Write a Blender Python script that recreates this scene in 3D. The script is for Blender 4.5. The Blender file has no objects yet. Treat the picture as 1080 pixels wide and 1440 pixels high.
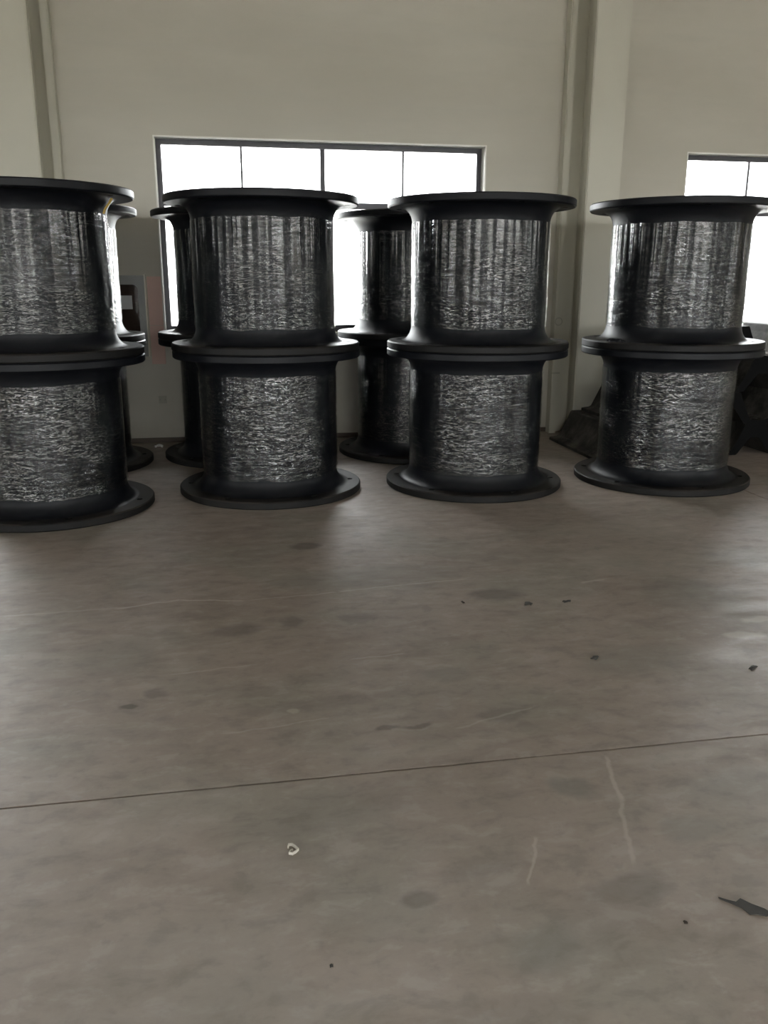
import bpy, bmesh, math, random
import numpy as np
from mathutils import Vector, Matrix
from mathutils.geometry import delaunay_2d_cdt

# ------------------------------------------------------------------ camera
scene = bpy.context.scene
col = scene.collection
CAM_PITCH, CAM_ROLL, CAM_YAW, CAM_F, CAM_H = 0.2632, 0.0031, 0.1799, 1201.94, 1.87
WALL_Y = 10.452
cam_data = bpy.data.cameras.new('camera')
cam_data.sensor_fit = 'VERTICAL'
cam_data.sensor_height = 24.0
cam_data.lens = CAM_F / 1440.0 * 24.0
cam_data.clip_end = 500
cam = bpy.data.objects.new('camera', cam_data)
col.objects.link(cam)
sp, cp, sy, cy = math.sin(CAM_PITCH), math.cos(CAM_PITCH), math.sin(CAM_YAW), math.cos(CAM_YAW)
fwd = Vector((sy * cp, cy * cp, -sp))
rgt = Vector((cy, -sy, 0))
upv = rgt.cross(fwd)
r2 = rgt * math.cos(CAM_ROLL) + upv * math.sin(CAM_ROLL)
u2 = -rgt * math.sin(CAM_ROLL) + upv * math.cos(CAM_ROLL)
m3 = Matrix((r2, u2, -fwd)).transposed()
cam.matrix_world = Matrix.Translation((0, 0, CAM_H)) @ m3.to_4x4()
scene.camera = cam

# ------------------------------------------------------------------ sky, exposure
world = bpy.data.worlds.new('overcast_sky')
scene.world = world
world.use_nodes = True
bgn = world.node_tree.nodes['Background']
bgn.inputs['Color'].default_value = (0.97, 0.985, 1.0, 1)
bgn.inputs['Strength'].default_value = 3.0
vs = scene.view_settings
vs.view_transform = 'Standard'
vs.look = 'None'
vs.exposure = 3.0
vs.gamma = 1.0
vs.use_curve_mapping = False
scene.display_settings.display_device = 'sRGB'
scene.cycles.use_denoising = True
scene.cycles.denoiser = 'OPENIMAGEDENOISE'
scene.cycles.denoising_input_passes = 'RGB_ALBEDO_NORMAL'
scene.cycles.denoising_prefilter = 'ACCURATE'
scene.cycles.max_bounces = 10
scene.cycles.diffuse_bounces = 6
scene.cycles.glossy_bounces = 5
scene.cycles.transparent_max_bounces = 16
scene.cycles.caustics_reflective = False
scene.cycles.caustics_refractive = False

# ------------------------------------------------------------------ hall dimensions
HX0, HX1, HY0, HZ = -20.5, 26.0, -13.5, 11.8
WALL_T = 0.26
BAY = 6.38
WIN_X0, WIN_W, WIN_Z0, WIN_Z1 = -0.69, 3.795, 1.275, 3.41
back_windows = [WIN_X0 + BAY * k for k in (-2, -1, 0, 1, 2)]
HIGH_X, HIGH_W, HIGH_Z0, HIGH_H = -0.9, 5.6, 6.7, 4.2   # upper windows: offset in the bay, width, sill, height
front_windows = [-18.0, -12.0, -6.2, -1.2, 3.8, 8.8, 14.4, 20.4]
side_windows = [-9.6, -4.4]      # start along Y, both end walls
front_doors = []


def portal(cx, yy, z0, z1, w, facing):
    l = bpy.data.lights.new('daylight_portal', 'AREA')
    l.shape = 'RECTANGLE'
    l.size, l.size_y = w, z1 - z0
    l.cycles.is_portal = True
    o = bpy.data.objects.new('daylight_portal', l)
    col.objects.link(o)
    o.location = (cx, yy, (z0 + z1) / 2)
    o.rotation_euler = (math.radians(-90 if facing < 0 else 90), 0, 0)
    return o


for x in back_windows:
    portal(x + WIN_W / 2, WALL_Y + WALL_T + 0.02, WIN_Z0, WIN_Z1, WIN_W, -1)
for x in back_windows:
    portal(x + HIGH_X + HIGH_W / 2, WALL_Y + WALL_T + 0.02, HIGH_Z0, HIGH_Z0 + HIGH_H, HIGH_W, -1)
for x in front_windows:
    portal(x + WIN_W / 2, HY0 - WALL_T - 0.02, WIN_Z0, WIN_Z1, WIN_W, 1)
for a, b, h in front_doors:
    portal((a + b) / 2, HY0 - WALL_T - 0.02, 0.0, h, b - a, 1)


for y in side_windows:
    for sx, sg in ((HX0 - WALL_T - .02, 1), (HX1 + WALL_T + .02, -1)):
        l = portal(sx, y + WIN_W / 2, WIN_Z0, WIN_Z1, WIN_W, 1)
        l.location = (sx, y + WIN_W / 2, (WIN_Z0 + WIN_Z1) / 2)
        l.rotation_euler = (math.pi / 2, 0, -sg * math.pi / 2)


# ------------------------------------------------------------------ material helpers
class NT:
    def __init__(self, name):
        self.m = bpy.data.materials.new(name)
        self.m.use_nodes = True
        self.t = self.m.node_tree
        self.b = self.t.nodes['Principled BSDF']
        self.out = self.t.nodes['Material Output']

    def n(self, typ, **kw):
        nd = self.t.nodes.new(typ)
        for k, v in kw.items():
            setattr(nd, k, v)
        return nd

    def l(self, a, b):
        self.t.links.new(a, b)

    def inp(self, nd, **kw):
        for k, v in kw.items():
            nd.inputs[k].default_value = v

    def math(self, op, a, b=None, clamp=False):
        nd = self.n('ShaderNodeMath', operation=op, use_clamp=clamp)
        for i, v in enumerate((a, b)):
            if v is None:
                continue
            if isinstance(v, (int, float)):
                nd.inputs[i].default_value = v
            else:
                self.l(v, nd.inputs[i])
        return nd.outputs[0]

    def mix(self, fac, a, b, blend='MIX'):
        nd = self.n('ShaderNodeMix', data_type='RGBA', blend_type=blend)
        for s, v in ((nd.inputs[0], fac), (nd.inputs[6], a), (nd.inputs[7], b)):
            if isinstance(v, (int, float)):
                s.default_value = v
            elif isinstance(v, tuple):
                s.default_value = v if len(v) == 4 else (*v, 1)
            else:
                self.l(v, s)
        return nd.outputs[2]

    def noise(self, vec, scale, detail=4, rough=0.55, dist=0.0):
        nd = self.n('ShaderNodeTexNoise')
        self.inp(nd, Scale=scale, Detail=detail, Roughness=rough, Distortion=dist)
        self.l(vec, nd.inputs['Vector'])
        return nd.outputs['Fac']

    def mapping(self, vec, scale=(1, 1, 1), loc=(0, 0, 0), rot=(0, 0, 0), typ='POINT'):
        nd = self.n('ShaderNodeMapping', vector_type=typ)
        nd.inputs['Location'].default_value = loc
        nd.inputs['Rotation'].default_value = rot
        nd.inputs['Scale'].default_value = scale
        self.l(vec, nd.inputs['Vector'])
        return nd.outputs[0]

    def rng(self, v, a, b, c=0.0, d=1.0, smooth=True):
        nd = self.n('ShaderNodeMapRange')
        nd.interpolation_type = 'SMOOTHSTEP' if smooth else 'LINEAR'
        self.l(v, nd.inputs[0])
        for i, x in enumerate((a, b, c, d)):
            nd.inputs[i + 1].default_value = x
        return nd.outputs[0]

    def bump(self, h, strength, dist):
        nd = self.n('ShaderNodeBump')
        self.inp(nd, Strength=strength, Distance=dist)
        self.l(h, nd.inputs['Height'])
        return nd.outputs[0]

    def pos(self):
        return self.n('ShaderNodeNewGeometry').outputs['Position']

    def obj(self):
        return self.n('ShaderNodeTexCoord').outputs['Object']


def simple(name, color, rough=0.5, var=0.15, scale=8.0, bump=0.0, spec=0.5, metal=0.0):
    q = NT(name)
    v = q.obj()
    f = q.noise(v, scale, 5)
    d = tuple(c * (1 - var) for c in color)
    e = tuple(min(1, c * (1 + var)) for c in color)
    q.l(q.mix(f, d, e), q.b.inputs['Base Color'])
    q.inp(q.b, Roughness=rough, Metallic=metal)
    q.b.inputs['Specular IOR Level'].default_value = spec
    if bump:
        q.l(q.bump(q.noise(v, scale * 8, 3), bump, 0.01), q.b.inputs['Normal'])
    return q.m


def wall_material():
    q = NT('wall_paint')
    p = q.pos()
    a = q.noise(q.mapping(p, (0.35, 0.35, 0.9)), 1.0, 5, 0.6)
    b = q.noise(q.mapping(p, (0.8, 0.8, 9.0)), 1.0, 4, 0.6)
    c = q.mix(q.rng(a, 0.3, 0.7), (0.545, 0.512, 0.435), (0.615, 0.58, 0.50))
    c = q.mix(q.math('MULTIPLY', q.rng(b, 0.45, 0.75), 0.18), c, (0.50, 0.49, 0.43))
    # scuffs and splash dirt along the foot of the wall
    z = q.n('ShaderNodeSeparateXYZ')
    q.l(p, z.inputs[0])
    d = q.noise(q.mapping(p, (2.0, 2.0, 1.0)), 1.5, 5, 0.65)
    h = q.math('ADD', z.outputs[2], q.math('MULTIPLY', d, -0.5))
    c = q.mix(q.rng(h, -0.30, 0.12, 0.45, 0.0), c, (0.36, 0.32, 0.25))
    q.l(c, q.b.inputs['Base Color'])
    q.inp(q.b, Roughness=0.75)
    q.l(q.bump(q.noise(p, 60, 4), 0.15, 0.004), q.b.inputs['Normal'])
    return q.m


# stains on the concrete: x, y, half length, half width, turn, strength, tone (0 dark oil, 1 pale, 2 green grey)
STAINS = [
    (1.23, 2.71, .085, .055, -.5, .55, 2), (1.14, 3.30, .10, .05, .1, .30, 0), (1.00, 3.75, .10, .07, .0, .38, 2),
    (2.02, 3.75, .30, .14, .2, .30, 2), (0.30, 4.55, .06, .07, 0, .40, 0), (-0.02, 4.48, .14, .07, .0, .38, 0),
    (0.68, 4.55, .10, .07, .2, .30, 0), (0.506, 5.98, .10, .07, 0, .6, 0), (-0.62, 4.25, .16, .22, .3, .30, 2),
    (1.58, 4.78, .14, .09, 0, .45, 0), (2.0, 5.5, .30, .20, .3, .25, 2), (0.52, 2.22, .05, .03, .1, .42, 0),
    (1.55, 2.4, .10, .07, .3, .35, 2), (0.82, 1.95, .11, .07, .4, .30, 2), (-0.2, 2.05, .3, .2, .3, .18, 2),
    (0.05, 1.85, .25, .12, -.3, .22, 2), (0.35, 3.55, .25, .06, .1, .22, 0), (0.9, 3.1, .4, .05, .15, .15, 1),
    (1.2, 2.15, .12, .06, .2, .22, 0), (0.75, 2.32, .14, .05, .1, .20, 0), (0.62, 1.72, .2, .08, 0, .2, 0),
    (2.725, 3.94, .09, .04, -.1, .60, 1), (2.957, 4.13, .10, .035, .1, .55, 1), (2.75, 4.6, .3, .25, .2, .28, 2),
    (1.0, 5.2, .5, .22, 0, .22, 2), (0.6, 5.2, .35, .16, 0, .2, 2), (-0.512, 3.665, .035, .025, .2, .7, 0),
    (-0.40, 3.78, .05, .04, 0, .4, 0), (0.23, 3.5, .025, .02, 0, .45, 1), (2.5, 3.0, .2, .15, 0, .2, 0),
    (2.75, 5.3, .4, .3, 0, .22, 1), (3.0, 6.0, .5, .25, 0, .22, 1), (0.75, 3.28, .06, .02, .1, .5, 0),
    (0.62, 3.28, .05, .02, .1, .5, 0), (-.3, 2.8, .3, .12, .2, .15, 1), (1.75, 2.85, .2, .05, 0, .3, 1),
    (0.4, 2.75, .3, .1, .3, .14, 0), (1.9, 2.6, .25, .12, 0, .25, 2), (1.05, 2.05, .3, .1, .5, .16, 0),
]
# pale scratches: from, to, half width, strength
SCRATCHES = [
    ((-1.35, 4.92), (-0.62, 4.95), .020, .30), ((-0.70, 4.93), (-0.35, 5.02), .018, .55), ((-0.35, 5.02), (0.05, 4.93), .013, .75),
    ((0.05, 4.93), (0.62, 4.99), .012, .40), ((0.62, 4.99), (1.05, 5.05), .012, .35), ((1.05, 5.05), (1.48, 5.09), .010, .50),
    ((1.455, 2.90), (1.37, 2.60), .014, .55), ((1.37, 2.60), (1.255, 2.25), .013, .40), ((0.99, 2.45), (0.88, 2.22), .008, .45),
    ((-0.35, 3.98), (0.05, 4.02), .010, .35), ((0.55, 4.0), (0.85, 4.02), .010, .35), ((0.9, 3.22), (1.3, 3.35), .010, .30),
    ((-0.1, 3.35), (0.4, 3.42), .010, .30), ((2.2, 4.9), (2.35, 4.93), .02, .5),
]


def floor_material():
    q = NT('concrete')
    p = q.pos()
    n1 = q.noise(p, 0.9, 6, 0.6)
    n2 = q.noise(q.mapping(p, (1.2, 3.0, 1)), 2.2, 6, 0.65, 0.4)
    n3 = q.noise(p, 38, 4, 0.7)
    n4 = q.noise(q.mapping(p, (1, 1, 1), (7, 3, 0)), 1.3, 3, 0.5)
    c = q.mix(q.rng(n1, 0.32, 0.68), (0.348, 0.278, 0.230), (0.431, 0.352, 0.294))
    c = q.mix(q.math('MULTIPLY', q.rng(n4, 0.46, 0.66), 0.75), c, (0.323, 0.296, 0.242))
    c = q.mix(q.math('MULTIPLY', q.rng(n2, 0.50, 0.72), 0.55), c, (0.256, 0.205, 0.165))
    c = q.mix(q.math('MULTIPLY', q.rng(n2, 0.46, 0.28), 0.40), c, (0.495, 0.413, 0.352))
    c = q.mix(0.35, c, q.mix(n3, (0.297, 0.252, 0.212), (0.450, 0.384, 0.333)))
    n5 = q.noise(q.mapping(p, (1, 1.6, 1), (3, 9, 0)), 6.5, 5, 0.62, 0.3)
    n6 = q.noise(p, 17, 4, 0.6)
    c = q.mix(q.math('MULTIPLY', q.rng(n5, 0.50, 0.68), 0.40), c, (0.212, 0.185, 0.157))
    c = q.mix(q.math('MULTIPLY', q.rng(n5, 0.48, 0.34), 0.30), c, (0.515, 0.465, 0.426))
    c = q.mix(q.math('MULTIPLY', q.rng(n6, 0.56, 0.74), 0.25), c, (0.193, 0.173, 0.151))
    # warped position so that stains have ragged outlines
    wn = q.n('ShaderNodeTexNoise')
    q.inp(wn, Scale=9.0, Detail=3.0)
    q.l(p, wn.inputs['Vector'])
    sub = q.n('ShaderNodeVectorMath', operation='SUBTRACT')
    q.l(wn.outputs['Color'], sub.inputs[0])
    sub.inputs[1].default_value = (.5, .5, .5)
    sc = q.n('ShaderNodeVectorMath', operation='SCALE')
    q.l(sub.outputs[0], sc.inputs[0])
    sc.inputs['Scale'].default_value = 0.10
    add = q.n('ShaderNodeVectorMath', operation='ADD')
    q.l(p, add.inputs[0])
    q.l(sc.outputs[0], add.inputs[1])
    wp = add.outputs[0]
    tones = [(0.095, 0.084, 0.070), (0.595, 0.549, 0.469), (0.226, 0.216, 0.182)]
    for (x, y, a, b, rot, s, tone) in STAINS:
        mp = q.mapping(wp, (a * 1.5, b * 1.5, 5.0), (x, y, 0), (0, 0, rot), 'TEXTURE')
        ln = q.n('ShaderNodeVectorMath', operation='LENGTH')
        q.l(mp, ln.inputs[0])
        c = q.mix(q.rng(ln.outputs['Value'], 0.45, 1.0, s, 0.0), c, tones[tone])
    sc2 = q.n('ShaderNodeVectorMath', operation='SCALE')
    q.l(sub.outputs[0], sc2.inputs[0])
    sc2.inputs['Scale'].default_value = 0.05
    add2 = q.n('ShaderNodeVectorMath', operation='ADD')
    q.l(p, add2.inputs[0])
    q.l(sc2.outputs[0], add2.inputs[1])
    for (A, B, w, s) in SCRATCHES:
        L = math.hypot(B[0] - A[0], B[1] - A[1])
        mp = q.mapping(add2.outputs[0], (L / 2 + w, w, 5.0), ((A[0] + B[0]) / 2, (A[1] + B[1]) / 2, 0),
                       (0, 0, math.atan2(B[1] - A[1], B[0] - A[0])), 'TEXTURE')
        s3 = q.n('ShaderNodeSeparateXYZ')
        q.l(mp, s3.inputs[0])
        ax = q.rng(q.math('ABSOLUTE', s3.outputs[0]), 0.8, 1.0, 1, 0)
        ay = q.rng(q.math('ABSOLUTE', s3.outputs[1]), 0.15, 1.0, s, 0)
        c = q.mix(q.math('MULTIPLY', ax, ay), c, (0.613, 0.549, 0.487))
    q.l(c, q.b.inputs['Base Color'])
    q.l(q.rng(n2, 0.3, 0.7, 0.44, 0.58), q.b.inputs['Roughness'])
    q.b.inputs['Specular IOR Level'].default_value = 0.5
    hb = q.math('ADD', q.math('MULTIPLY', n3, 0.4), n2)
    q.l(q.bump(hb, 0.12, 0.01), q.b.inputs['Normal'])
    return q.m


def rubber_material(name, base, dust, amount, rough, side=0.25, spec=0.22):
    q = NT(name)
    o = q.obj()
    rnd = q.n('ShaderNodeObjectInfo')
    ad = q.n('ShaderNodeVectorMath', operation='ADD')
    q.l(o, ad.inputs[0])
    q.l(rnd.outputs['Location'], ad.inputs[1])
    v = ad.outputs[0]
    n1 = q.noise(v, 2.2, 6, 0.65)
    n2 = q.noise(v, 22, 5, 0.7)
    g = q.n('ShaderNodeNewGeometry')
    nz = q.n('ShaderNodeSeparateXYZ')
    q.l(g.outputs['Normal'], nz.inputs[0])
    upf = q.rng(nz.outputs[2], 0.1, 0.7)
    f = q.math('MULTIPLY', q.rng(n1, 0.35, 0.65), amount)
    f = q.math('MULTIPLY', f, q.math('ADD', q.math('MULTIPLY', upf, 0.8), side))
    f = q.math('ADD', f, q.math('MULTIPLY', q.rng(n2, 0.55, 0.8), amount * 0.35 * side / 0.25), True)
    q.l(q.mix(f, base, dust), q.b.inputs['Base Color'])
    q.l(q.math('ADD', q.math('MULTIPLY', n1, 0.25), rough - 0.12), q.b.inputs['Roughness'])
    q.b.inputs['Specular IOR Level'].default_value = spec
    q.l(q.bump(n2, 0.12, 0.004), q.b.inputs['Normal'])
    return q.m


def film_material():
    q = NT('stretch_film')
    uv = q.n('ShaderNodeUVMap').outputs[0]
    oi = q.n('ShaderNodeObjectInfo')
    rnd = oi.outputs['Random']
    lz = q.n('ShaderNodeSeparateXYZ')
    q.l(oi.outputs['Location'], lz.inputs[0])
    off = q.n('ShaderNodeCombineXYZ')
    q.l(q.math('MULTIPLY', rnd, 37.0), off.inputs[2])
    ad = q.n('ShaderNodeVectorMath', operation='ADD')
    q.l(uv, ad.inputs[0])
    q.l(off.outputs[0], ad.inputs[1])
    v = ad.outputs[0]
    z = q.n('ShaderNodeSeparateXYZ')
    q.l(uv, z.inputs[0])
    # crosswise crinkles, coarse and fine, gathered in patches
    c1 = q.noise(q.mapping(v, (2.5, 17, 1)), 1.0, 2, 0.5, 0.3)
    c2 = q.noise(q.mapping(v, (8, 42, 1), rot=(0, 0, 0.06)), 1.0, 2, 0.55, 0.8)
    c3 = q.noise(q.mapping(v, (14, 66, 1)), 1.0, 2, 0.5, 1.2)
    rid = q.math('ABSOLUTE', q.math('SUBTRACT', c2, 0.5))
    fold = q.math('ABSOLUTE', q.math('SUBTRACT', c3, 0.5))
    # upright pleats put in to draw window reflection streaks, strongest near the upper end
    pl = q.noise(q.mapping(v, (21, 0.3, 1)), 1.0, 1, 0.4)
    pm = q.rng(z.outputs[1], 0.30, 0.95, 0.10, 1.0)
    patch = q.rng(q.noise(q.mapping(v, (1.8, 3.0, 1)), 1.0, 4, 0.6), 0.36, 0.60)
    upper = q.rng(lz.outputs[2], 0.4, 0.8)
    taut = q.math('MULTIPLY', upper, q.rng(z.outputs[1], 0.38, 0.78))
    patch = q.math('MULTIPLY', patch, q.math('SUBTRACT', 1.0, q.math('MULTIPLY', taut, 0.7)))
    h = q.math('MULTIPLY', c1, 0.5)
    h = q.math('ADD', h, q.math('MULTIPLY', rid, q.math('ADD', q.math('MULTIPLY', patch, 1.5), 0.55)))
    h = q.math('ADD', h, q.math('MULTIPLY', fold, q.math('ADD', q.math('MULTIPLY', patch, 1.0), 0.35)))
    h = q.math('ADD', h, q.math('MULTIPLY', pl, q.math('MULTIPLY', pm, q.rng(lz.outputs[2], 0.4, 0.8, 1.2, 6.0))))
    nrm = q.bump(h, 1.0, 0.0062)
    gl = q.n('ShaderNodeBsdfGlossy')
    gl.inputs['Color'].default_value = (0.99, 0.985, 0.97, 1)
    gl.inputs['Roughness'].default_value = 0.04
    q.l(nrm, gl.inputs['Normal'])
    tr = q.n('ShaderNodeBsdfTransparent')
    tr.inputs['Color'].default_value = (0.93, 0.94, 0.93, 1)
    fr = q.n('ShaderNodeFresnel')
    fr.inputs['IOR'].default_value = 1.5
    q.l(nrm, fr.inputs['Normal'])
    # several layers of film: reflectance builds up over one layer's
    # where wrinkles lift the film off the layer below, the extra air gap reflects more
    gap = q.math('MULTIPLY', q.rng(rid, 0.05, 0.0), q.rng(patch, 0, 1, 0.35, 1.0))
    gap = q.math('MAXIMUM', gap, q.math('MULTIPLY', q.rng(fold, 0.045, 0.0), q.rng(patch, 0, 1, 0.2, 0.9)))
    streak = q.math('MULTIPLY', q.rng(pl, 0.40, 0.62), q.math('ADD', q.math('MULTIPLY', upper, 0.22), 0.06))  # reflectance bands that paint the upright reflection streaks
    gap = q.math('ADD', gap, q.math('MULTIPLY', streak, q.rng(z.outputs[1], 0.1, 0.9, 0.4, 1.5)))
    gap = q.math('MULTIPLY', gap, q.math('SUBTRACT', 1.0, q.math('MULTIPLY', upper, q.rng(pl, 0.52, 0.36, 0.0, 0.6))))
    fac = q.math('ADD', q.math('MULTIPLY', fr.outputs[0], 0.5), q.math('MULTIPLY', gap, 0.20), True)
    mx = q.n('ShaderNodeMixShader')
    q.l(fac, mx.inputs[0])
    q.l(tr.outputs[0], mx.inputs[1])
    q.l(gl.outputs[0], mx.inputs[2])
    q.l(mx.outputs[0], q.out.inputs['Surface'])
    q.t.nodes.remove(q.b)
    return q.m


def glass_material(name, tint=(0.98, 0.99, 0.985), base=0.0):
    q = NT(name)
    o = q.obj()
    gl = q.n('ShaderNodeBsdfGlossy')
    gl.inputs['Roughness'].default_value = 0.02
    tr = q.n('ShaderNodeBsdfTransparent')
    dirt = q.noise(o, 3.0, 4)
    q.l(q.mix(dirt, tuple(c * 0.96 for c in tint), tint), tr.inputs['Color'])
    fr = q.n('ShaderNodeFresnel')
    fr.inputs['IOR'].default_value = 1.5
    mx = q.n('ShaderNodeMixShader')
    q.l(q.math('ADD', fr.outputs[0], base, True), mx.inputs[0])
    q.l(tr.outputs[0], mx.inputs[1])
    q.l(gl.outputs[0], mx.inputs[2])
    q.l(mx.outputs[0], q.out.inputs['Surface'])
    q.t.nodes.remove(q.b)
    return q.m


M_WALL = wall_material()
M_FLOOR = floor_material()
M_JOINT = simple('joint_dirt_hole_shade', (0.012, 0.010, 0.008), 0.9)
M_COLUMN = simple('column_paint', (0.60, 0.575, 0.485), 0.7, 0.05, 2.0, 0.05)
M_CEIL = simple('ceiling_sheet', (0.24, 0.24, 0.23), 0.6, 0.08, 1.0)
M_SKIRT = simple('skirting_paint', (0.10, 0.075, 0.055), 0.6, 0.3, 5.0)
M_FRAME = simple('window_frame_paint', (0.055, 0.05, 0.06), 0.35, 0.2, 6.0)
M_REVEAL = simple('reveal_plaster', (0.86, 0.84, 0.78), 0.7, 0.05, 5.0)
M_GLASS = glass_material('window_glass')
M_CABGLASS = glass_material('cabinet_glass', (0.80, 0.80, 0.76), 0.02)
M_GROUND = simple('yard_concrete', (0.50, 0.49, 0.47), 0.8, 0.1, 0.5)
M_RUBBER = rubber_material('fender_rubber', (0.0038, 0.0045, 0.0065), (0.013, 0.013, 0.014), 0.5, 0.46)
M_RUBBER_DUSTY = rubber_material('dusty_rubber', (0.006, 0.006, 0.006), (0.036, 0.031, 0.027), 0.85, 0.55)
M_ARCH = rubber_material('arch_rubber', (0.030, 0.028, 0.025), (0.15, 0.138, 0.118), 1.0, 0.6, 0.35, 0.15)
M_ARCH_SHADE = rubber_material('arch_rubber_shade', (0.002, 0.002, 0.002), (0.006, 0.006, 0.006), 0.5, 0.6, 0.1, 0.06)  # darker copy of the arch rubber, shade painted into the end faces
M_FILM = film_material()
M_CAB = simple('cabinet_paint', (0.30, 0.30, 0.28), 0.4, 0.06, 4.0)
M_CABIN = simple('cabinet_inside', (0.16, 0.10, 0.09), 0.7, 0.25, 6.0)
M_PAPER = simple('white_paper', (0.66, 0.66, 0.64), 0.8, 0.06, 12.0)
M_PINK = simple('pink_board', (0.74, 0.52, 0.45), 0.75, 0.08, 4.0, 0.05)
M_LIT_EDGE = simple('lit_edge', (0.90, 0.85, 0.74), 0.6, 0.05, 6.0)  # pale tone that paints window light along the cabinet's edge
M_YELLOW = simple('yellow_strap', (0.62, 0.43, 0.10), 0.5, 0.15, 20.0)
M_PLATE = simple('plate_plastic', (0.45, 0.43, 0.35), 0.5, 0.05, 20.0)
M_SCRAP = simple('scrap_rubber', (0.05, 0.047, 0.042), 0.7, 0.3, 40.0, 0.1)
M_BROWN = simple('scrap_brown', (0.035, 0.022, 0.014), 0.6, 0.3, 40.0, 0.1)
M_PALE = simple('pale_plastic', (0.70, 0.66, 0.58), 0.5, 0.1, 40.0)
M_STEEL = simple('dull_steel', (0.30, 0.29, 0.27), 0.45, 0.2, 30.0, metal=0.7)


# ------------------------------------------------------------------ object helpers
def link(name, me, mat=None, parent=None):
    o = bpy.data.objects.new(name, me)
    col.objects.link(o)
    if mat is not None and not me.materials:
        me.materials.append(mat)
    if parent is not None:
        o.parent = parent
    return o


def empty(name, loc=(0, 0, 0), rz=0.0):
    o = bpy.data.objects.new(name, None)
    col.objects.link(o)
    o.empty_display_size = 0.2
    o.location = loc
    o.rotation_euler = (0, 0, rz)
    return o


def tag(o, label=None, cat=None, group=None, kind=None):
    for k, v in (('label', label), ('category', cat), ('group', group), ('kind', kind)):
        if v:
            o[k] = v
    return o


def pydata(name, verts, faces, smooth=False):
    me = bpy.data.meshes.new(name)
    me.from_pydata(verts, [], faces)
    me.update()
    if smooth:
        me.polygons.foreach_set('use_smooth', [True] * len(me.polygons))
    return me


class Boxes:
    def __init__(self):
        self.v, self.f = [], []

    def box(self, x0, x1, y0, y1, z0, z1):
        b = len(self.v)
        self.v += [(x0, y0, z0), (x1, y0, z0), (x1, y1, z0), (x0, y1, z0), (x0, y0, z1), (x1, y0, z1), (x1, y1, z1), (x0, y1, z1)]
        self.f += [tuple(b + i for i in q) for q in ((0, 3, 2, 1), (4, 5, 6, 7), (0, 1, 5, 4), (1, 2, 6, 5), (2, 3, 7, 6), (3, 0, 4, 7))]
        return self

    def mesh(self, name):
        return pydata(name, self.v, self.f)


def bev_box(name, x0, x1, y0, y1, z0, z1, bev=0.004, seg=2):
    bm = bmesh.new()
    bmesh.ops.create_cube(bm, size=1.0)
    for v in bm.verts:
        v.co = Vector((x0 + (v.co.x + .5) * (x1 - x0), y0 + (v.co.y + .5) * (y1 - y0), z0 + (v.co.z + .5) * (z1 - z0)))
    bmesh.ops.bevel(bm, geom=list(bm.edges), offset=bev, segments=seg, affect='EDGES', profile=0.5)
    me = bpy.data.meshes.new(name)
    bm.to_mesh(me)
    bm.free()
    return me


def lathe(name, prof, n=96, closed=False):
    v, f = [], []
    m = len(prof)
    for i in range(n):
        a = 2 * math.pi * i / n
        c, s = math.cos(a), math.sin(a)
        v += [(r * c, r * s, z) for r, z in prof]
    for i in range(n):
        j = (i + 1) % n
        for k in range(m if closed else m - 1):
            k2 = (k + 1) % m
            f.append((i * m + k, j * m + k, j * m + k2, i * m + k2))
    return pydata(name, v, f, True)


def sharp(me, ang=35):
    bm = bmesh.new()
    bm.from_mesh(me)
    for e in bm.edges:
        if len(e.link_faces) == 2 and e.calc_face_angle(0) > math.radians(ang):
            e.smooth = False
    bm.to_mesh(me)
    bm.free()
    return me


def prism(name, poly, y0, y1, axis='Y'):
    """extrude an x-z polygon along y"""
    n = len(poly)
    v = [(x, y0, z) for x, z in poly] + [(x, y1, z) for x, z in poly]
    f = [tuple(range(n)), tuple(range(2 * n - 1, n - 1, -1))]
    for i in range(n):
        j = (i + 1) % n
        f.append((j, i, n + i, n + j))
    me = pydata(name, v, f)
    bm = bmesh.new()
    bm.from_mesh(me)
    bmesh.ops.recalc_face_normals(bm, faces=list(bm.faces))
    bm.to_mesh(me)
    bm.free()
    return me


# ------------------------------------------------------------------ the hall
def wall_with_openings(name, x0, x1, yin, yout, z1, ops, mat):
    """wall parallel to X; ops = (xa, xb, [(za, zb), ...])"""
    B = Boxes()
    ya, yb = min(yin, yout), max(yin, yout)
    x = x0
    for (a, b, zs) in sorted(ops):
        B.box(x, a, ya, yb, -0.1, z1)
        z = -0.1
        for za, zb in zs:
            if za > 0:
                B.box(a, b, ya, yb, z, za)
            z = zb
        B.box(a, b, ya, yb, z, z1)
        x = b
    B.box(x, x1, ya, yb, -0.1, z1)
    return tag(link(name, B.mesh(name), mat), kind='structure')


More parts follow.
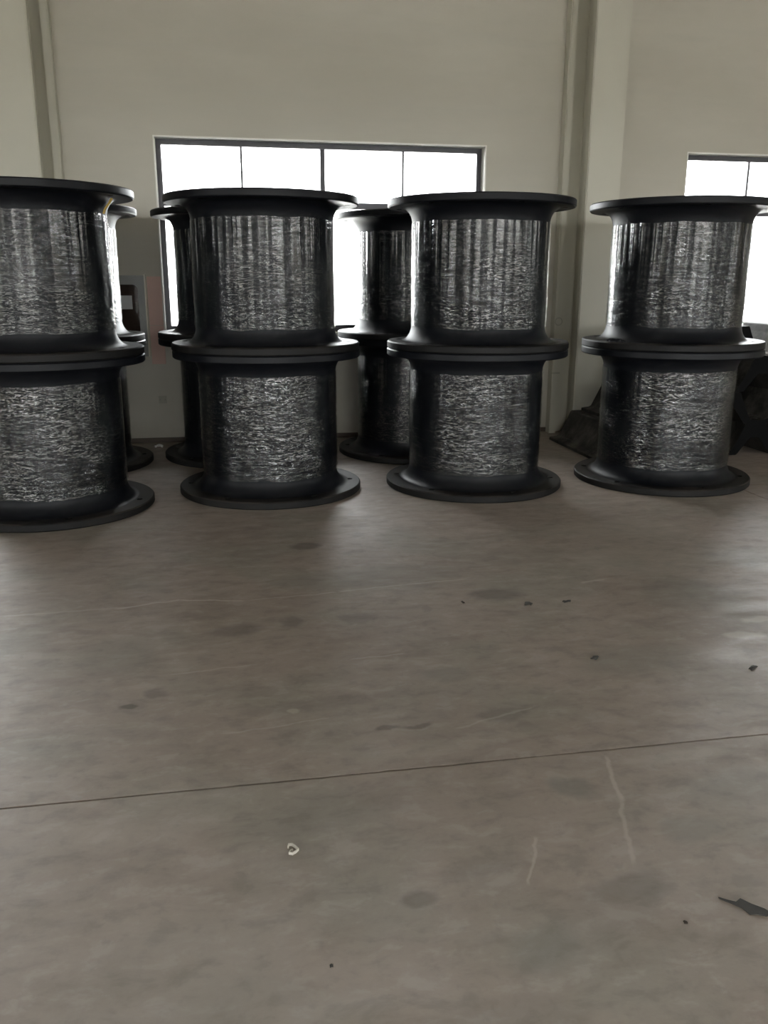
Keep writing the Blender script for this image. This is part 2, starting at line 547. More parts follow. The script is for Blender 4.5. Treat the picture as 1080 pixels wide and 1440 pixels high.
BAND = 5.6
wall_b = wall_with_openings('wall_back', HX0, HX1, WALL_Y, WALL_Y + WALL_T, BAND,
                            [(x, x + WIN_W, [(WIN_Z0, WIN_Z1)]) for x in back_windows], M_WALL)
Bu = Boxes()
xx = HX0
for x in back_windows:
    Bu.box(xx, x + HIGH_X, WALL_Y, WALL_Y + WALL_T, BAND, HZ)
    Bu.box(x + HIGH_X, x + HIGH_X + HIGH_W, WALL_Y, WALL_Y + WALL_T, BAND, HIGH_Z0)
    Bu.box(x + HIGH_X, x + HIGH_X + HIGH_W, WALL_Y, WALL_Y + WALL_T, HIGH_Z0 + HIGH_H, HZ)
    xx = x + HIGH_X + HIGH_W
Bu.box(xx, HX1, WALL_Y, WALL_Y + WALL_T, BAND, HZ)
link('upper_wall', Bu.mesh('upper_wall'), M_WALL, wall_b)
wall_with_openings('wall_front', HX0, HX1, HY0, HY0 - WALL_T, HZ,
                   [(x, x + WIN_W, [(WIN_Z0, WIN_Z1)]) for x in front_windows] + [(a, b, [(0, h)]) for a, b, h in front_doors], M_WALL)
for nm, xa, xb in (('wall_left', HX0 - WALL_T, HX0), ('wall_right', HX1, HX1 + WALL_T)):
    Bs = Boxes()
    yy = HY0 - WALL_T
    for y in side_windows:
        Bs.box(xa, xb, yy, y, -.1, HZ).box(xa, xb, y, y + WIN_W, -.1, WIN_Z0).box(xa, xb, y, y + WIN_W, WIN_Z1, HZ)
        yy = y + WIN_W
    Bs.box(xa, xb, yy, WALL_Y + WALL_T, -.1, HZ)
    tag(link(nm, Bs.mesh(nm), M_WALL), kind='structure')
tag(link('ceiling', Boxes().box(HX0 - .3, HX1 + .3, HY0 - .3, WALL_Y + .3, HZ, HZ + .2).mesh('ceiling'), M_CEIL), kind='structure')
tag(link('ground', Boxes().box(-120, 120, -120, 140, -0.5, -0.2).mesh('ground'), M_GROUND), kind='structure')

# floor: a dark bed, and concrete slabs with open saw-cut joints
floor = tag(link('floor', Boxes().box(HX0, HX1, HY0, WALL_Y, -0.2, -0.07).mesh('floor'), M_JOINT), kind='structure')
JX = [HX0] + [4.70 + 7.2 * k for k in range(-3, 3)] + [HX1]
JY = [HY0, -12.05, -4.55, 2.948, WALL_Y]
GAP = 0.0045
rj = random.Random(4)


def slab(x0, x1, y0, y1, fine):
    pts = []

    def edge(ax, ay, bx, by, nx, ny):
        n = 160 if fine else 1
        for i in range(n):
            t = i / n
            j = 0.0
            if fine and i:
                j = abs(rj.gauss(0, 0.0014)) + (rj.random() < 0.06) * rj.random() * 0.006
            pts.append((ax + (bx - ax) * t + nx * j, ay + (by - ay) * t + ny * j))
    edge(x0, y0, x1, y0, 0, 1)
    edge(x1, y0, x1, y1, -1, 0)
    edge(x1, y1, x0, y1, 0, -1)
    edge(x0, y1, x0, y0, 1, 0)
    n = len(pts)
    v = [(x, y, 0.0) for x, y in pts] + [(x, y, -0.07) for x, y in pts]
    f = [tuple(range(n))] + [(n + i, n + (i + 1) % n, (i + 1) % n, i) for i in range(n)]
    return link('slab', pydata('slab', v, f), M_FLOOR, floor)


for i in range(len(JX) - 1):
    for j in range(len(JY) - 1):
        fine = j >= 2 and JX[i] < 5 and JX[i + 1] > -2
        slab(JX[i] + (GAP if i else 0), JX[i + 1] - (GAP if i < len(JX) - 2 else 0),
             JY[j] + (GAP if j else 0), JY[j + 1] - (GAP if j < len(JY) - 2 else 0), fine)


# windows: dark metal frame, mullions and transom, one pane for each field
def make_window(name, W=WIN_W, Hh=WIN_Z1 - WIN_Z0, tz=2.735 - WIN_Z0):
    w = tag(empty(name), kind='structure')
    fr = 0.06
    y0, y1 = 0.16, 0.23
    q = W / 3.795
    B = Boxes()
    B.box(0, fr, y0, y1, 0, Hh).box(W - fr, W, y0, y1, 0, Hh).box(fr, W - fr, y0, y1, Hh - fr, Hh).box(fr, W - fr, y0 - .01, y1, 0, 0.085)
    link('frame', B.mesh('window_frame'), M_FRAME, w)
    link('transom', bev_box('transom', fr, W - fr, y0 + .005, y1 - .005, tz - .035, tz + .035), M_FRAME, w)
    xs = [0.948 * q, 1.882 * q, 2.839 * q]
    hw = [0.013, 0.028, 0.013]
    for x, h in zip(xs, hw):
        link('mullion', bev_box('mullion', x - h, x + h, y0 + .01, y1 - .01, tz + .035, Hh - fr), M_FRAME, w)
    sash = [(fr, xs[1] - .028), (xs[1] + .028, W - fr)]
    link('mullion', bev_box('mullion', xs[1] - .028, xs[1] + .028, y0 + .01, y1 - .01, .085, tz - .035), M_FRAME, w)
    edges = [fr] + xs + [W - fr]
    hws = [0] + hw + [0]
    for i in range(4):
        a, b = edges[i] + hws[i], edges[i + 1] - hws[i + 1]
        link('pane', Boxes().box(a, b, .193, .198, tz + .035, Hh - fr).mesh('pane'), M_GLASS, w)
    for a, b in sash:
        link('pane', Boxes().box(a, b, .193, .198, .085, tz - .035).mesh('pane'), M_GLASS, w)
    # plaster reveal lining the opening on the room side
    R = Boxes()
    t = 0.012
    R.box(-t, t * .2, -.006, y0, -t, Hh + t).box(W - t * .2, W + t, -.006, y0, -t, Hh + t).box(-t, W + t, -.006, y0, Hh - t * .2, Hh + t).box(-t, W + t, -.006, y0, -t, t * .2)
    link('reveal', R.mesh('reveal'), M_REVEAL, w)
    return w


def copy_tree(o, parent=None):
    c = o.copy()
    col.objects.link(c)
    if parent is not None:
        c.parent = parent
    for ch in list(o.children):
        copy_tree(ch, c)
    return c


win0 = None
order = [2, 3, 0, 1, 4]
num = 1
for k in order:
    if win0 is None:
        w = win0 = make_window('window_1')
    else:
        w = copy_tree(win0)
        w.name = 'window_%d' % num
    w.location = (back_windows[k], WALL_Y, WIN_Z0)
    num += 1
for x in back_windows:                      # the upper row, above the frame of the picture
    if x == back_windows[0]:
        w = win1 = make_window('window_%d' % num, HIGH_W, HIGH_H, HIGH_H * .62)
    else:
        w = copy_tree(win1)
        w.name = 'window_%d' % num
    w.location = (x + HIGH_X, WALL_Y, HIGH_Z0)
    num += 1
for x in front_windows:
    w = copy_tree(win0)
    w.name = 'window_%d' % num
    w.location = (x + WIN_W, HY0, WIN_Z0)
    w.rotation_euler = (0, 0, math.pi)
    num += 1
for y in side_windows:
    for sx, rz in ((HX0, math.pi / 2), (HX1, -math.pi / 2)):
        w = copy_tree(win0)
        w.name = 'window_%d' % num
        w.location = (sx, y if rz > 0 else y + WIN_W, WIN_Z0)
        w.rotation_euler = (0, 0, rz)
        num += 1
for i, (a, b, h) in enumerate(front_doors):
    B = Boxes().box(a - .12, a, HY0 - .02, HY0 + .06, 0, h + .12).box(b, b + .12, HY0 - .02, HY0 + .06, 0, h + .12).box(a, b, HY0 - .02, HY0 + .06, h, h + .12)
    tag(link('door_%d' % (i + 1), B.mesh('door_frame'), M_FRAME), kind='structure')


# precast columns of I-section standing against the back wall
def column(cx, name):
    """front flange, web and a wider rear flange with a groove behind its lip"""
    a, b, c, fl, depth, lip = .2075, .346, .08, .12, .55, .085
    y0, y1 = WALL_Y - depth, WALL_Y
    half = [(b, y1), (b, y1 - .15), (b - lip, y1 - .15), (b - lip, y1 - .02), (c, y1 - .02), (c, y0 + fl + .03), (a, y0 + fl), (a, y0)]
    poly = [(-x, y) for x, y in half] + [(x, y) for x, y in reversed(half)]
    n = len(poly)
    v = [(cx + x, y, 0) for x, y in poly] + [(cx + x, y, HZ) for x, y in poly]
    f = [(i, (i + 1) % n, n + (i + 1) % n, n + i) for i in range(n)]
    f += [tuple(range(n)), tuple(range(2 * n - 1, n - 1, -1))]
    me = pydata('column', v, f)
    bm = bmesh.new()
    bm.from_mesh(me)
    bmesh.ops.recalc_face_normals(bm, faces=list(bm.faces))
    ed = [e for e in bm.edges if abs(e.verts[0].co.z - e.verts[1].co.z) > 1]
    bmesh.ops.bevel(bm, geom=ed, offset=0.010, segments=2, affect='EDGES')
    bm.to_mesh(me)
    bm.free()
    return tag(link(name, me, M_COLUMN), kind='structure')


COLX = [4.37 + 6.38 * k for k in (-1, 0, -3, -2, 1, 2, 3)]
for i, cx in enumerate(COLX):
    t = column(cx, 'trim_%d' % (i + 1))
    if i == 1:
        colr = t
# strap and ring eye on the right column's rear flange
LIPY = WALL_Y - .15
link('strap', Boxes().box(4.016, 4.118, LIPY - .008, LIPY + .001, .755, .777).mesh('strap'), M_PLATE, colr)
bm = bmesh.new()
NR, NS = 20, 6
vs_ = []
for i in range(NR):
    t = 2 * math.pi * i / NR
    row = []
    for j in range(NS):
        u = 2 * math.pi * j / NS
        rr = .045 + .006 * math.cos(u)
        row.append(bm.verts.new((4.07 + rr * math.cos(t), LIPY - .006 + .006 * math.sin(u), 1.40 + rr * math.sin(t))))
    vs_.append(row)
for i in range(NR):
    for j in range(NS):
        bm.faces.new((vs_[i][j], vs_[(i + 1) % NR][j], vs_[(i + 1) % NR][(j + 1) % NS], vs_[i][(j + 1) % NS]))
me = bpy.data.meshes.new('ring_eye')
bm.to_mesh(me)
bm.free()
link('ring_eye', me, M_PLATE, colr)

# skirting between the columns
Bk = Boxes().box(-1.664, 4.024, WALL_Y - .015, WALL_Y, 0, .055).box(4.716, 10.4, WALL_Y - .015, WALL_Y, 0, .055).box(-8.04, -2.356, WALL_Y - .015, WALL_Y, 0, .055)
tag(link('baseboard_back', Bk.mesh('baseboard_back'), M_SKIRT), kind='structure')

# ------------------------------------------------------------------ cell fenders
FR, FH, BR = 0.833, 1.284, 0.612       # flange radius, height, body radius
FT = 0.066


def flange_mesh():
    N = 120
    pts, edges = [], []

    def ring(cx, cy_, r, n):
        b = len(pts)
        for i in range(n):
            a = 2 * math.pi * i / n
            pts.append(Vector((cx + r * math.cos(a), cy_ + r * math.sin(a))))
        edges.extend([(b + i, b + (i + 1) % n) for i in range(n)])
        return list(range(b, b + n))
    ch = 0.010
    ro = FR - ch
    rin = 0.46
    outer = ring(0, 0, ro, N)
    inner = ring(0, 0, rin, 48)
    holes = []
    hr = 0.029
    hc = [(0.735 * math.cos(math.pi / 3 * k), 0.735 * math.sin(math.pi / 3 * k)) for k in range(6)]
    for c in hc:
        holes.append(ring(c[0], c[1], hr, 14))
    vo, eo, fo, ov, oe, of = delaunay_2d_cdt(pts, edges, [], 0, 1e-6)
    assert len(vo) == len(pts)
    tri = []
    for t in fo:
        c = (vo[t[0]] + vo[t[1]] + vo[t[2]]) / 3
        if c.length < rin * 0.999 or any((c.x - h[0]) ** 2 + (c.y - h[1]) ** 2 < hr * hr * 0.98 for h in hc):
            continue
        tri.append(tuple(t))
    n = len(vo)
    v = [(p.x, p.y, 0) for p in vo] + [(p.x, p.y, FT) for p in vo]
    f = [(t[2], t[1], t[0]) for t in tri] + [tuple(n + i for i in t) for t in tri]
    # outer rim, chamfered
    b = len(v)
    for i in range(N):
        a = 2 * math.pi * i / N
        v += [(FR * math.cos(a), FR * math.sin(a), ch), (FR * math.cos(a), FR * math.sin(a), FT - ch)]
    for i in range(N):
        j = (i + 1) % N
        f.append((i, j, b + 2 * j, b + 2 * i))
        f.append((b + 2 * i, b + 2 * j, b + 2 * j + 1, b + 2 * i + 1))
        f.append((b + 2 * i + 1, b + 2 * j + 1, n + j, n + i))
    for rg_ in [inner] + holes:
        m = len(rg_)
        for i in range(m):
            j = (i + 1) % m
            f.append((rg_[j], rg_[i], n + rg_[i], n + rg_[j]))
    me = pydata('flange', v, f, True)
    return sharp(me, 30)


def body_mesh():
    prof = []
    flare = []
    for i in range(9):
        t = i / 8
        a = t * math.pi / 2
        # concave flare from the flange (r .70) in to the body
        flare.append((BR + 0.092 * (1 - math.sin(a)), FT + 0.135 * (1 - math.cos(a)) ** 0.9 * 1.0))
    lower = [(0.47, 0.012)] + [(0.47, FT)] + [(FR * .86, FT)] + flare
    prof = lower[2:]
    prof = prof + [(BR + .002 * math.sin(k), 0.25 + k * 0.1) for k in range(8)]
    prof += [(r, FH - z) for r, z in reversed(lower[2:])]
    prof += [(0.475, FH - .01), (0.40, FH - .25), (0.40, .25), (0.475, .01)]
    me = lathe('fender_body', prof, 96, True)
    return sharp(me, 50)


def film_mesh(seed):
    rs = np.random.RandomState(seed)
    NTH, NZ = 300, 150
    z0, z1 = 0.195, FH - 0.195
    th = np.arange(NTH + 1) / NTH * 2 * np.pi
    zz = np.linspace(0, 1, NZ)

    def lattice(nt, nz):
        g = rs.rand(nt, nz)
        ti = (np.arange(NTH + 1) / NTH * nt)
        zi = zz * (nz - 1)
        # a slight helical climb of the wrapping bands
        T, Z = np.meshgrid(ti, zi, indexing='ij')
        Z = (Z + (nz - 1) * 0.03 * np.sin(T / nt * 2 * np.pi)).clip(0, nz - 1.001)
        t0 = np.floor(T).astype(int) % nt
        t1 = (t0 + 1) % nt
        k0 = np.floor(Z).astype(int)
        k1 = np.minimum(k0 + 1, nz - 1)
        ft = T - np.floor(T)
        ft = ft * ft * (3 - 2 * ft)
        fz = Z - k0
        fz = fz * fz * (3 - 2 * fz)
        return (g[t0, k0] * (1 - ft) + g[t1, k0] * ft) * (1 - fz) + (g[t0, k1] * (1 - ft) + g[t1, k1] * ft) * fz
    d = 0.005 * (lattice(12, 24) - .3) + 0.0042 * (lattice(26, 58) - .4) + 0.0015 * (lattice(50, 75) - .5) + 0.004 * (lattice(9, 6) - .5)
    taper = np.minimum(1, np.minimum(zz, 1 - zz) * 30)[None, :]
    rad = BR + 0.0065 + d * taper
    top = z1 + 0.012 * (lattice(22, 2)[:, 0] - .5)
    bot = z0 + 0.018 * (lattice(26, 2)[:, 0] - .5)
    Zc = bot[:, None] * (1 - zz[None, :]) + top[:, None] * zz[None, :]
    V = np.stack([rad * np.cos(th)[:, None], rad * np.sin(th)[:, None], Zc], -1)[:NTH].reshape(-1, 3)
    i = np.arange(NTH)[:, None]
    k = np.arange(NZ - 1)[None, :]
    j = (i + 1) % NTH
    F = np.stack([i * NZ + k, j * NZ + k, j * NZ + k + 1, i * NZ + k + 1], -1).reshape(-1, 4)
    me = bpy.data.meshes.new('film_wrap')
    me.vertices.add(len(V))
    me.vertices.foreach_set('co', V.astype(np.float32).ravel())
    me.loops.add(F.size)
    me.loops.foreach_set('vertex_index', F.astype(np.int32).ravel())
    me.polygons.add(len(F))
    me.polygons.foreach_set('loop_start', (np.arange(len(F)) * 4).astype(np.int32))
    me.polygons.foreach_set('loop_total', np.full(len(F), 4, np.int32))
    me.polygons.foreach_set('use_smooth', np.ones(len(F), bool))
    uvl = me.uv_layers.new(name='wrap')
    ii = np.broadcast_to(i, (NTH, NZ - 1))
    kk = np.broadcast_to(k, (NTH, NZ - 1))
    U = np.stack([ii, ii + 1, ii + 1, ii], -1) / NTH * 2 * np.pi * BR
    W = np.stack([kk, kk, kk + 1, kk + 1], -1) / (NZ - 1) * (z1 - z0)
    uvl.data.foreach_set('uv', np.stack([U, W], -1).astype(np.float32).ravel())
    me.update()
    me.validate()
    me.materials.append(M_FILM)
    return me


ME_FLANGE = flange_mesh()
ME_FLANGE_D = ME_FLANGE.copy()
ME_FLANGE.materials.append(M_RUBBER)
ME_FLANGE_D.materials.append(M_RUBBER_DUSTY)
ME_BODY = body_mesh()
FILMS = [film_mesh(s) for s in (3, 11, 29, 47)]


def make_fender():
    r = empty('rubber_fender')
    lo = link('flange', ME_FLANGE, None, r)
    hi = link('flange', ME_FLANGE, None, r)
    hi.location = (0, 0, FH)
    hi.rotation_euler = (math.pi, 0, 0)
    link('body', ME_BODY, M_RUBBER, r)
    link('film_wrap', FILMS[0], None, r)
    return r


FENDERS = [
    # x, y, turn, labels (lower, upper), group, dusty base
    ((-1.512, 7.501), -0.2, 'black fender on the floor, bottom of the front stack cut off by the left edge',
     'black upper fender at the left edge with a yellow strap end under its rim', 'front'),
    ((0.358, 7.874), -0.05, 'lower fender of the front stack before the left half of the wide window',
     'upper film-wrapped fender of the front stack before the wide window\'s left half', 'front'),
    ((2.285, 7.779), -0.28, 'lower fender of the front stack overlapping the right end of the wide window',
     'upper film-wrapped fender of the front stack overlapping the wide window\'s right end', 'front'),
    ((4.179, 7.682), -0.50, 'black film-wrapped fender on the floor in front of the heap of arch fenders',
     'upper front fender right of the concrete column, black film scrap on its lower rim', 'front'),
    ((-1.66, 9.33), 0.1, 'dim lower fender by the wall, in the rear stack behind the left-edge stack',
     'upper rear fender peeping out beside the left-edge stack before the grey cabinet', 'rear'),
    ((0.120, 9.56), 0.75, 'dusty lower rear fender on the floor, peeping out left of the second front stack',
     'brownish upper rear fender at the window\'s left jamb behind the second front stack', 'rear'),
    ((2.045, 9.475), -0.15, 'lower rear fender on the floor in the gap between second and third front stacks',
     'upper rear fender before the window, between the second and third front stacks', 'rear'),
]
proto = make_fender()
first = True
fi = 0
rr_ = random.Random(8)
top_left = None
for (xy, rz, lab_lo, lab_hi, row) in FENDERS:
    for lev, lab in ((0, lab_lo), (1, lab_hi)):
        o = proto if first else copy_tree(proto)
        first = False
        dx = rr_.uniform(-.006, .006) if lev else 0
        dy = rr_.uniform(-.006, .006) if lev else 0
        o.location = (xy[0] + dx, xy[1] + dy, lev * FH)
        o.rotation_euler = (0, 0, rz + (rr_.choice((0, 1, 2)) * math.pi / 3 + (rr_.uniform(-.3, .3)) if lev else 0))
        tag(o, lab, 'fender', 'film-wrapped fenders in the %s row' % row)
        nf = 0
        for ch in o.children:
            if ch.name.startswith('film_wrap'):
                ch.data = FILMS[fi % 4]
                ch.rotation_euler = (0, 0, fi * 1.7)
            if ch.name.startswith('flange'):
                if lev == 0 and ch.location.z < 0.1:
                    ch.data = ME_FLANGE_D
                    ch['label'] = 'bottom flange greyed with floor dust'
                nf += 1
        if row == 'front' and lev == 1 and top_left is None:
            top_left = o
        if xy[0] > 4 and lev == 1:
            top_right = o
        fi += 1

# yellow strap end tucked under the rim of the leftmost upper fender
def ribbon(name, pts, wvec, th, mat, parent=None):
    """a strip following pts, width vector wvec, thickness th"""
    n = len(pts)
    P = [Vector(p) for p in pts]
    W = [Vector(w) for w in (wvec if isinstance(wvec, list) else [wvec] * n)]
    v, f = [], []
    for i in range(n):
        t = (P[min(i + 1, n - 1)] - P[max(i - 1, 0)]).normalized()
        nn = t.cross(W[i]).normalized() * th / 2
        v += [P[i] - W[i] / 2 - nn, P[i] + W[i] / 2 - nn, P[i] + W[i] / 2 + nn, P[i] - W[i] / 2 + nn]
    for i in range(n - 1):
        for k in range(4):
            f.append((4 * i + k, 4 * i + (k + 1) % 4, 4 * i + 4 + (k + 1) % 4, 4 * i + 4 + k))
    f += [(3, 2, 1, 0), (4 * n - 4, 4 * n - 3, 4 * n - 2, 4 * n - 1)]
    return link(name, pydata(name, [tuple(x) for x in v], f, False), mat, parent)


def world_child(o, parent):
    """parent o (built in world coordinates) and keep it where it stands"""
    o.parent = parent
    o.matrix_parent_inverse = (Matrix.Translation(parent.location) @ parent.rotation_euler.to_matrix().to_4x4()).inverted()


ang = -0.27
ca, sa = math.cos(ang), math.sin(ang)
cx, cy_ = top_left.location.x, top_left.location.y
st = []
for (r, z) in ((BR + .10, 2 * FH - FT - .012), (BR + .075, 2 * FH - FT - .05), (BR + .04, 2 * FH - FT - .09), (BR + .026, 2 * FH - FT - .125)):
    st.append((cx + r * ca, cy_ + r * sa, z))
s = ribbon('strap_end', st, (-sa * .035, ca * .035, 0), .004, M_YELLOW)
world_child(s, top_left)
s['label'] = 'yellow strap end'

# black scrap of film lying on the joint rim of the right stack
rs = random.Random(21)


def crumple(name, cx, cy_, cz, lx, ly, lz, mat, parent=None, seed=0, n=7, rot=0.0):
    """a small crumpled sheet with thickness"""
    q = random.Random(seed)
    v, f = [], []
    for i in range(n):
        for j in range(n):
            u, w = i / (n - 1) - .5, j / (n - 1) - .5
            edge = 1 - 0.35 * q.random() * (abs(u) > .4 or abs(w) > .4)
            x, y = u * lx * edge, w * ly * edge
            z = lz * (q.random() * 0.8 + .2) * (1 - 1.4 * (u * u + w * w))
            v.append((cx + x * math.cos(rot) - y * math.sin(rot), cy_ + x * math.sin(rot) + y * math.cos(rot), cz + max(z, 0.001)))
    m = len(v)
    v += [(a, b, max(cz, c - .003)) for a, b, c in v]
    for i in range(n - 1):
        for j in range(n - 1):
            a = i * n + j
            f.append((a, a + n, a + n + 1, a + 1))
            f.append((m + a + 1, m + a + n + 1, m + a + n, m + a))
    rim = [i * n for i in range(n)] + [(n - 1) * n + j for j in range(1, n)] + [i * n + n - 1 for i in range(n - 2, -1, -1)] + [j for j in range(n - 2, 0, -1)]
    for a, b in zip(rim, rim[1:] + rim[:1]):
        f.append((b, a, m + a, m + b))
    return link(name, pydata(name, v, f), mat, parent)


sc_ = crumple('film_scrap', 3.46, 7.36, FH + FT, .18, .06, .04, M_RUBBER, seed=5, rot=-.9)
world_child(sc_, top_right)
sc_['label'] = 'black torn film scrap'

# ------------------------------------------------------------------ heap of arch fenders behind the right stack
AW, AH = 0.77, 0.355
AY0, AY1 = 8.56, 9.87
outer = [(-.385, 0), (-.385, .030), (-.375, .036), (-.290, .045), (-.262, .062), (-.160, .268), (-.140, .318), (-.128, .346), (-.112, .355)]
inner = [(.215, 0), (.195, .012), (.075, .17), (.045, .195), (-.045, .195), (-.075, .17), (-.195, .012), (-.215, 0)]
poly = outer + [(-x, z) for x, z in reversed(outer)] + inner
ME_ARCH = prism('arch_body', poly, 0, AY1 - AY0)
ME_ARCH.materials.append(M_ARCH)
ME_ARCH.materials.append(M_ARCH_SHADE)
for pl_ in ME_ARCH.polygons:
    if abs(pl_.normal.y) > 0.9:
        pl_.material_index = 1          # end faces with their shade painted in as near-black
ME_SOCK = lathe('bolt_socket', [(.020, .0), (.020, .006), (.032, .007), (.040, .003), (.042, 0)], 16)
ME_SOCK.materials.append(M_ARCH)
ME_PIT = lathe('pit_shade', [(.0001, .001), (.021, .001)], 16)  # flat dark disc, paints the shade inside a bolt hole
ME_PIT.materials.append(M_JOINT)


def make_arch():
    r = empty('arch_fender')
    link('body', ME_ARCH, None, r)
    for sx in (-1, 1):
        for y in (0.13, .80):
            k = link('bolt_socket', ME_SOCK, None, r)
            k.location = (sx * .335, y, .0395)
            k.rotation_euler = (0, -sx * 0.1, 0)
            pit = link('pit_shade', ME_PIT, None, k)
    return r


arch0 = make_arch()
firsta = True
ROWN = ['floor', 'second', 'third', 'top']
for k in range(4):
    n = (5, 4, 3, 2)[k]
    for i in range(n):
        o = arch0 if firsta else copy_tree(arch0)
        firsta = False
        x = 3.862 + .385 + .385 * k + AW * i + (0.03 if k == 3 else 0)
        dy = [0, -.02, .02, .45][k] + (0.03 * ((i * 7) % 3 - 1) if i else 0)
        if k == 3:
            pass
        o.location = (x, AY0 + min(dy, 0.06) if k < 3 else AY0 + .0, AH * k)
        if i == 0:
            lab = ['long dark arch fender on the floor, lowest step of the heap beside the column',
                   'dark arch fender forming the second step of the heap, bolt sockets along its edge',
                   'dark arch fender forming the third step of the heap behind the right front stack',
                   'arch fender lying on top of the heap, left one, below the right window'][k]
        else:
            lab = ['black arch fender inside the heap, floor layer', 'black arch fender inside the heap, second layer',
                   'black arch fender inside the heap, third layer', 'arch fender on top of the heap at the right edge, below the right window'][k]
            if k < 3:
                lab += ', %s from the column' % ['', 'second', 'third', 'fourth', 'fifth'][i]
        tag(o, lab, 'arch fender', 'arch fenders heaped under the right window')

# ------------------------------------------------------------------ things on the wall
cab = empty('wall_cabinet', (-1.075, WALL_Y, 1.03))
tag(cab, 'grey metal wall cabinet with a dark glazed door and white notice, left of the window', 'cabinet')
cw, chh, cd = .19, .90, .14
ob = Boxes().box(-cw, cw, -cd + .02, 0, 0, .02).box(-cw, cw, -cd + .02, 0, chh - .02, chh).box(-cw, -cw + .02, -cd + .02, 0, .02, chh - .02).box(cw - .02, cw, -cd + .02, 0, .02, chh - .02)
link('shell', ob.mesh('shell'), M_CAB, cab)
link('back_panel', Boxes().box(-cw + .02, cw - .02, -.03, -.01, .02, chh - .02).mesh('back_panel'), M_CABIN, cab)
# door leaf with a round-cornered glazed opening


def rounded(x0, x1, z0, z1, r, n=6):
    p = []
    for (a, b, s0) in ((x1 - r, z1 - r, 0), (x0 + r, z1 - r, 90), (x0 + r, z0 + r, 180), (x1 - r, z0 + r, 270)):
        for i in range(n + 1):
            t = math.radians(s0 + 90 * i / n)
            p.append((a + r * math.cos(t), b + r * math.sin(t)))
    return p


def framed(name, out, inn, y0, y1, mat, parent):
    n = len(out)
    v = [(x, y0, z) for x, z in out] + [(x, y0, z) for x, z in inn] + [(x, y1, z) for x, z in out] + [(x, y1, z) for x, z in inn]
    f = []
    for i in range(n):
        j = (i + 1) % n
        f += [(i, j, n + j, n + i), (2 * n + j, 2 * n + i, 3 * n + i, 3 * n + j), (i, 2 * n + i, 2 * n + j, j), (n + j, 3 * n + j, 3 * n + i, n + i)]
    return link(name, pydata(name, v, f), mat, parent)


door = framed('cabinet_door', rounded(-cw, cw - .002, 0, chh, .004), rounded(-.15, .115, .17, chh - .10, .06), -cd, -cd + .02, M_CAB, cab)
link('glass', prism('glass', rounded(-.15, .115, .17, chh - .10, .06), -cd + .008, -cd + .012), M_CABGLASS, door)
link('notice', Boxes().box(-.13, .045, -cd + .0, -cd + .006, .53, .68).mesh('notice'), M_PAPER, door)['label'] = 'white notice behind the glass'
link('latch', bev_box('latch', .135, .155, -cd - .012, -cd, .40, .47, .003), M_STEEL, door)
link('lit_edge_strip', Boxes().box(cw - .001, cw + .012, -cd - .004, 0, 0, chh + .01).mesh('lit_edge_strip'), M_LIT_EDGE, cab)['label'] = 'pale strip standing in for light on the cabinet edge'

board = empty('board', (-.78, WALL_Y, .93))
tag(board, 'narrow pink board fixed on the wall between the grey cabinet and the window', 'board')
link('panel', bev_box('board_panel', -.085, .072, -.022, 0, .445, .99, .003), M_PINK, board)
link('panel', bev_box('board_panel', -.085, .072, -.022, 0, 0, .440, .003), M_PINK, board)

plate = empty('socket_plate', (-.773, WALL_Y, .51))
tag(plate, 'small square blank plate low on the wall between the rear stacks', 'wall plate')
link('cover', bev_box('cover', -.045, .045, -.012, 0, -.045, .045, .004), M_PLATE, plate)
for sx in (-.028, .028):
    k = link('screw', lathe('screw', [(.0005, .002), (.004, .0015), (.005, 0)], 10), M_STEEL, plate)
    k.location = (sx, -.012, 0)
    k.rotation_euler = (math.pi / 2, 0, 0)

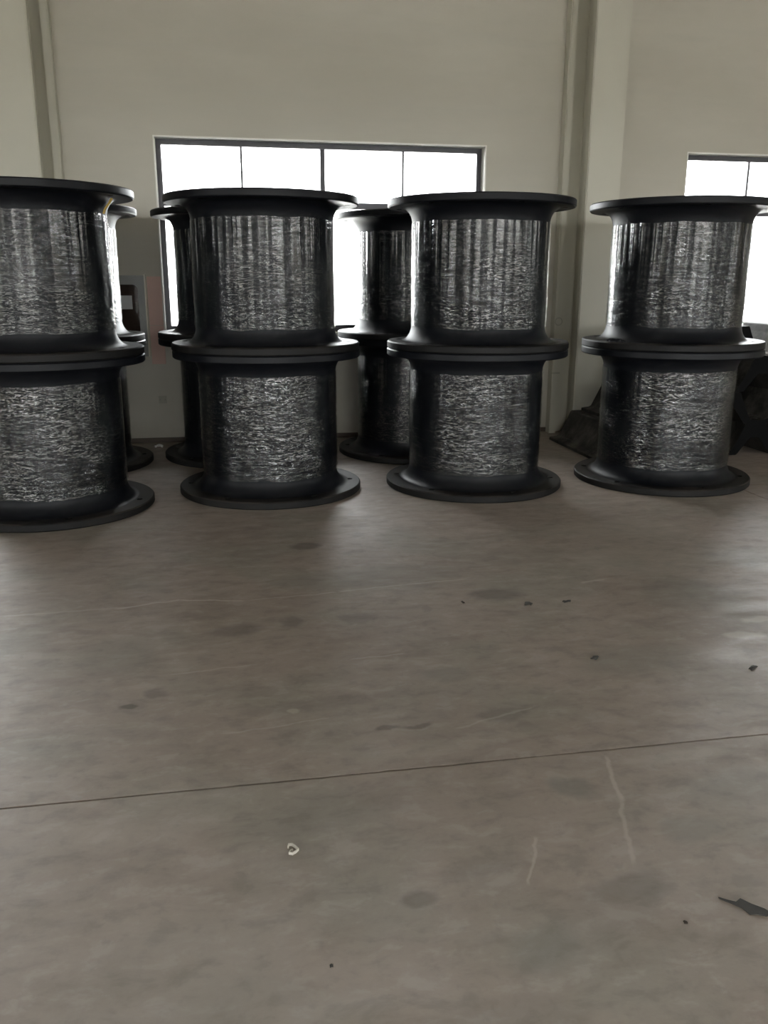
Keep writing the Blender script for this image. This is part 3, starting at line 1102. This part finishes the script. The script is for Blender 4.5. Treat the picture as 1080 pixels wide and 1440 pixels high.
# ------------------------------------------------------------------ bits lying on the floor
o = crumple('paper_scrap', -.826, 10.12, 0, .10, .06, .04, M_PAPER, seed=3)
tag(o, 'small crumpled white paper on the floor at the foot of the wall', 'litter')
pts = []
for (x, y) in ((-.020, .012), (-.017, .024), (-.004, .023), (.008, .010), (.017, -.004), (.006, -.014), (-.006, -.021), (-.018, -.017), (-.012, -.008), (-.004, -.004)):
    pts.append((.150 + x * .9, 2.522 + y * 1.1, .006))
o = ribbon('plastic_curl', pts, (0, 0, .010), .0045, M_PALE)
tag(o, 'small pale plastic curl lying alone on the near concrete floor', 'litter')
# flat dark rubber scrap with a tail
leaf = [(1.448, 2.057), (1.470, 2.040), (1.490, 2.028), (1.512, 2.040), (1.532, 2.012), (1.560, 1.985), (1.572, 1.960), (1.548, 1.955), (1.525, 1.968), (1.502, 1.972), (1.494, 2.000), (1.476, 2.022), (1.452, 2.047)]
me = prism('rubber_scrap', [(x, y) for x, y in leaf], 0, .004)
for v in me.vertices:
    x, y, z = v.co
    v.co = (x, z, y)
bm = bmesh.new()
bm.from_mesh(me)
bmesh.ops.recalc_face_normals(bm, faces=list(bm.faces))
bm.to_mesh(me)
bm.free()
o = link('rubber_scrap', me, M_SCRAP)
tag(o, 'flat dark rubber scrap with a pointed tail near the right edge of the floor', 'litter')
for (x, y, lx, ly, rot, mat, lab) in (
        (1.291, 1.977, .014, .014, 0, M_BROWN, 'tiny dark brown lump on the floor beside the flat rubber scrap'),
        (0.216, 1.995, .012, .013, 0, M_SCRAP, 'tiny grey lump low on the floor, nearest the bottom of the picture'),
        (1.338, 4.683, .018, .05, .1, M_BROWN, 'small upright dark fleck on the floor, leftmost of the three before the third stack'),
        (1.717, 4.582, .055, .05, -.6, M_SCRAP, 'small dark flake on the floor, middle of the three before the third stack'),
        (1.962, 4.587, .065, .03, .1, M_SCRAP, 'small dark flake on the floor, rightmost of the three before the third stack'),
        (1.80, 3.80, .035, .05, -.8, M_SCRAP, 'small brown flake mid floor, right of the centre'),
        (2.53, 3.55, .030, .07, -.9, M_SCRAP, 'small brown flake by the right edge of the mid floor')):
    o = crumple('flake', x, y, 0, lx, ly, min(lx, ly) * .35 + .002, mat, seed=int(x * 100), n=5, rot=rot)
    tag(o, lab, 'litter', 'dark flakes on the concrete floor')
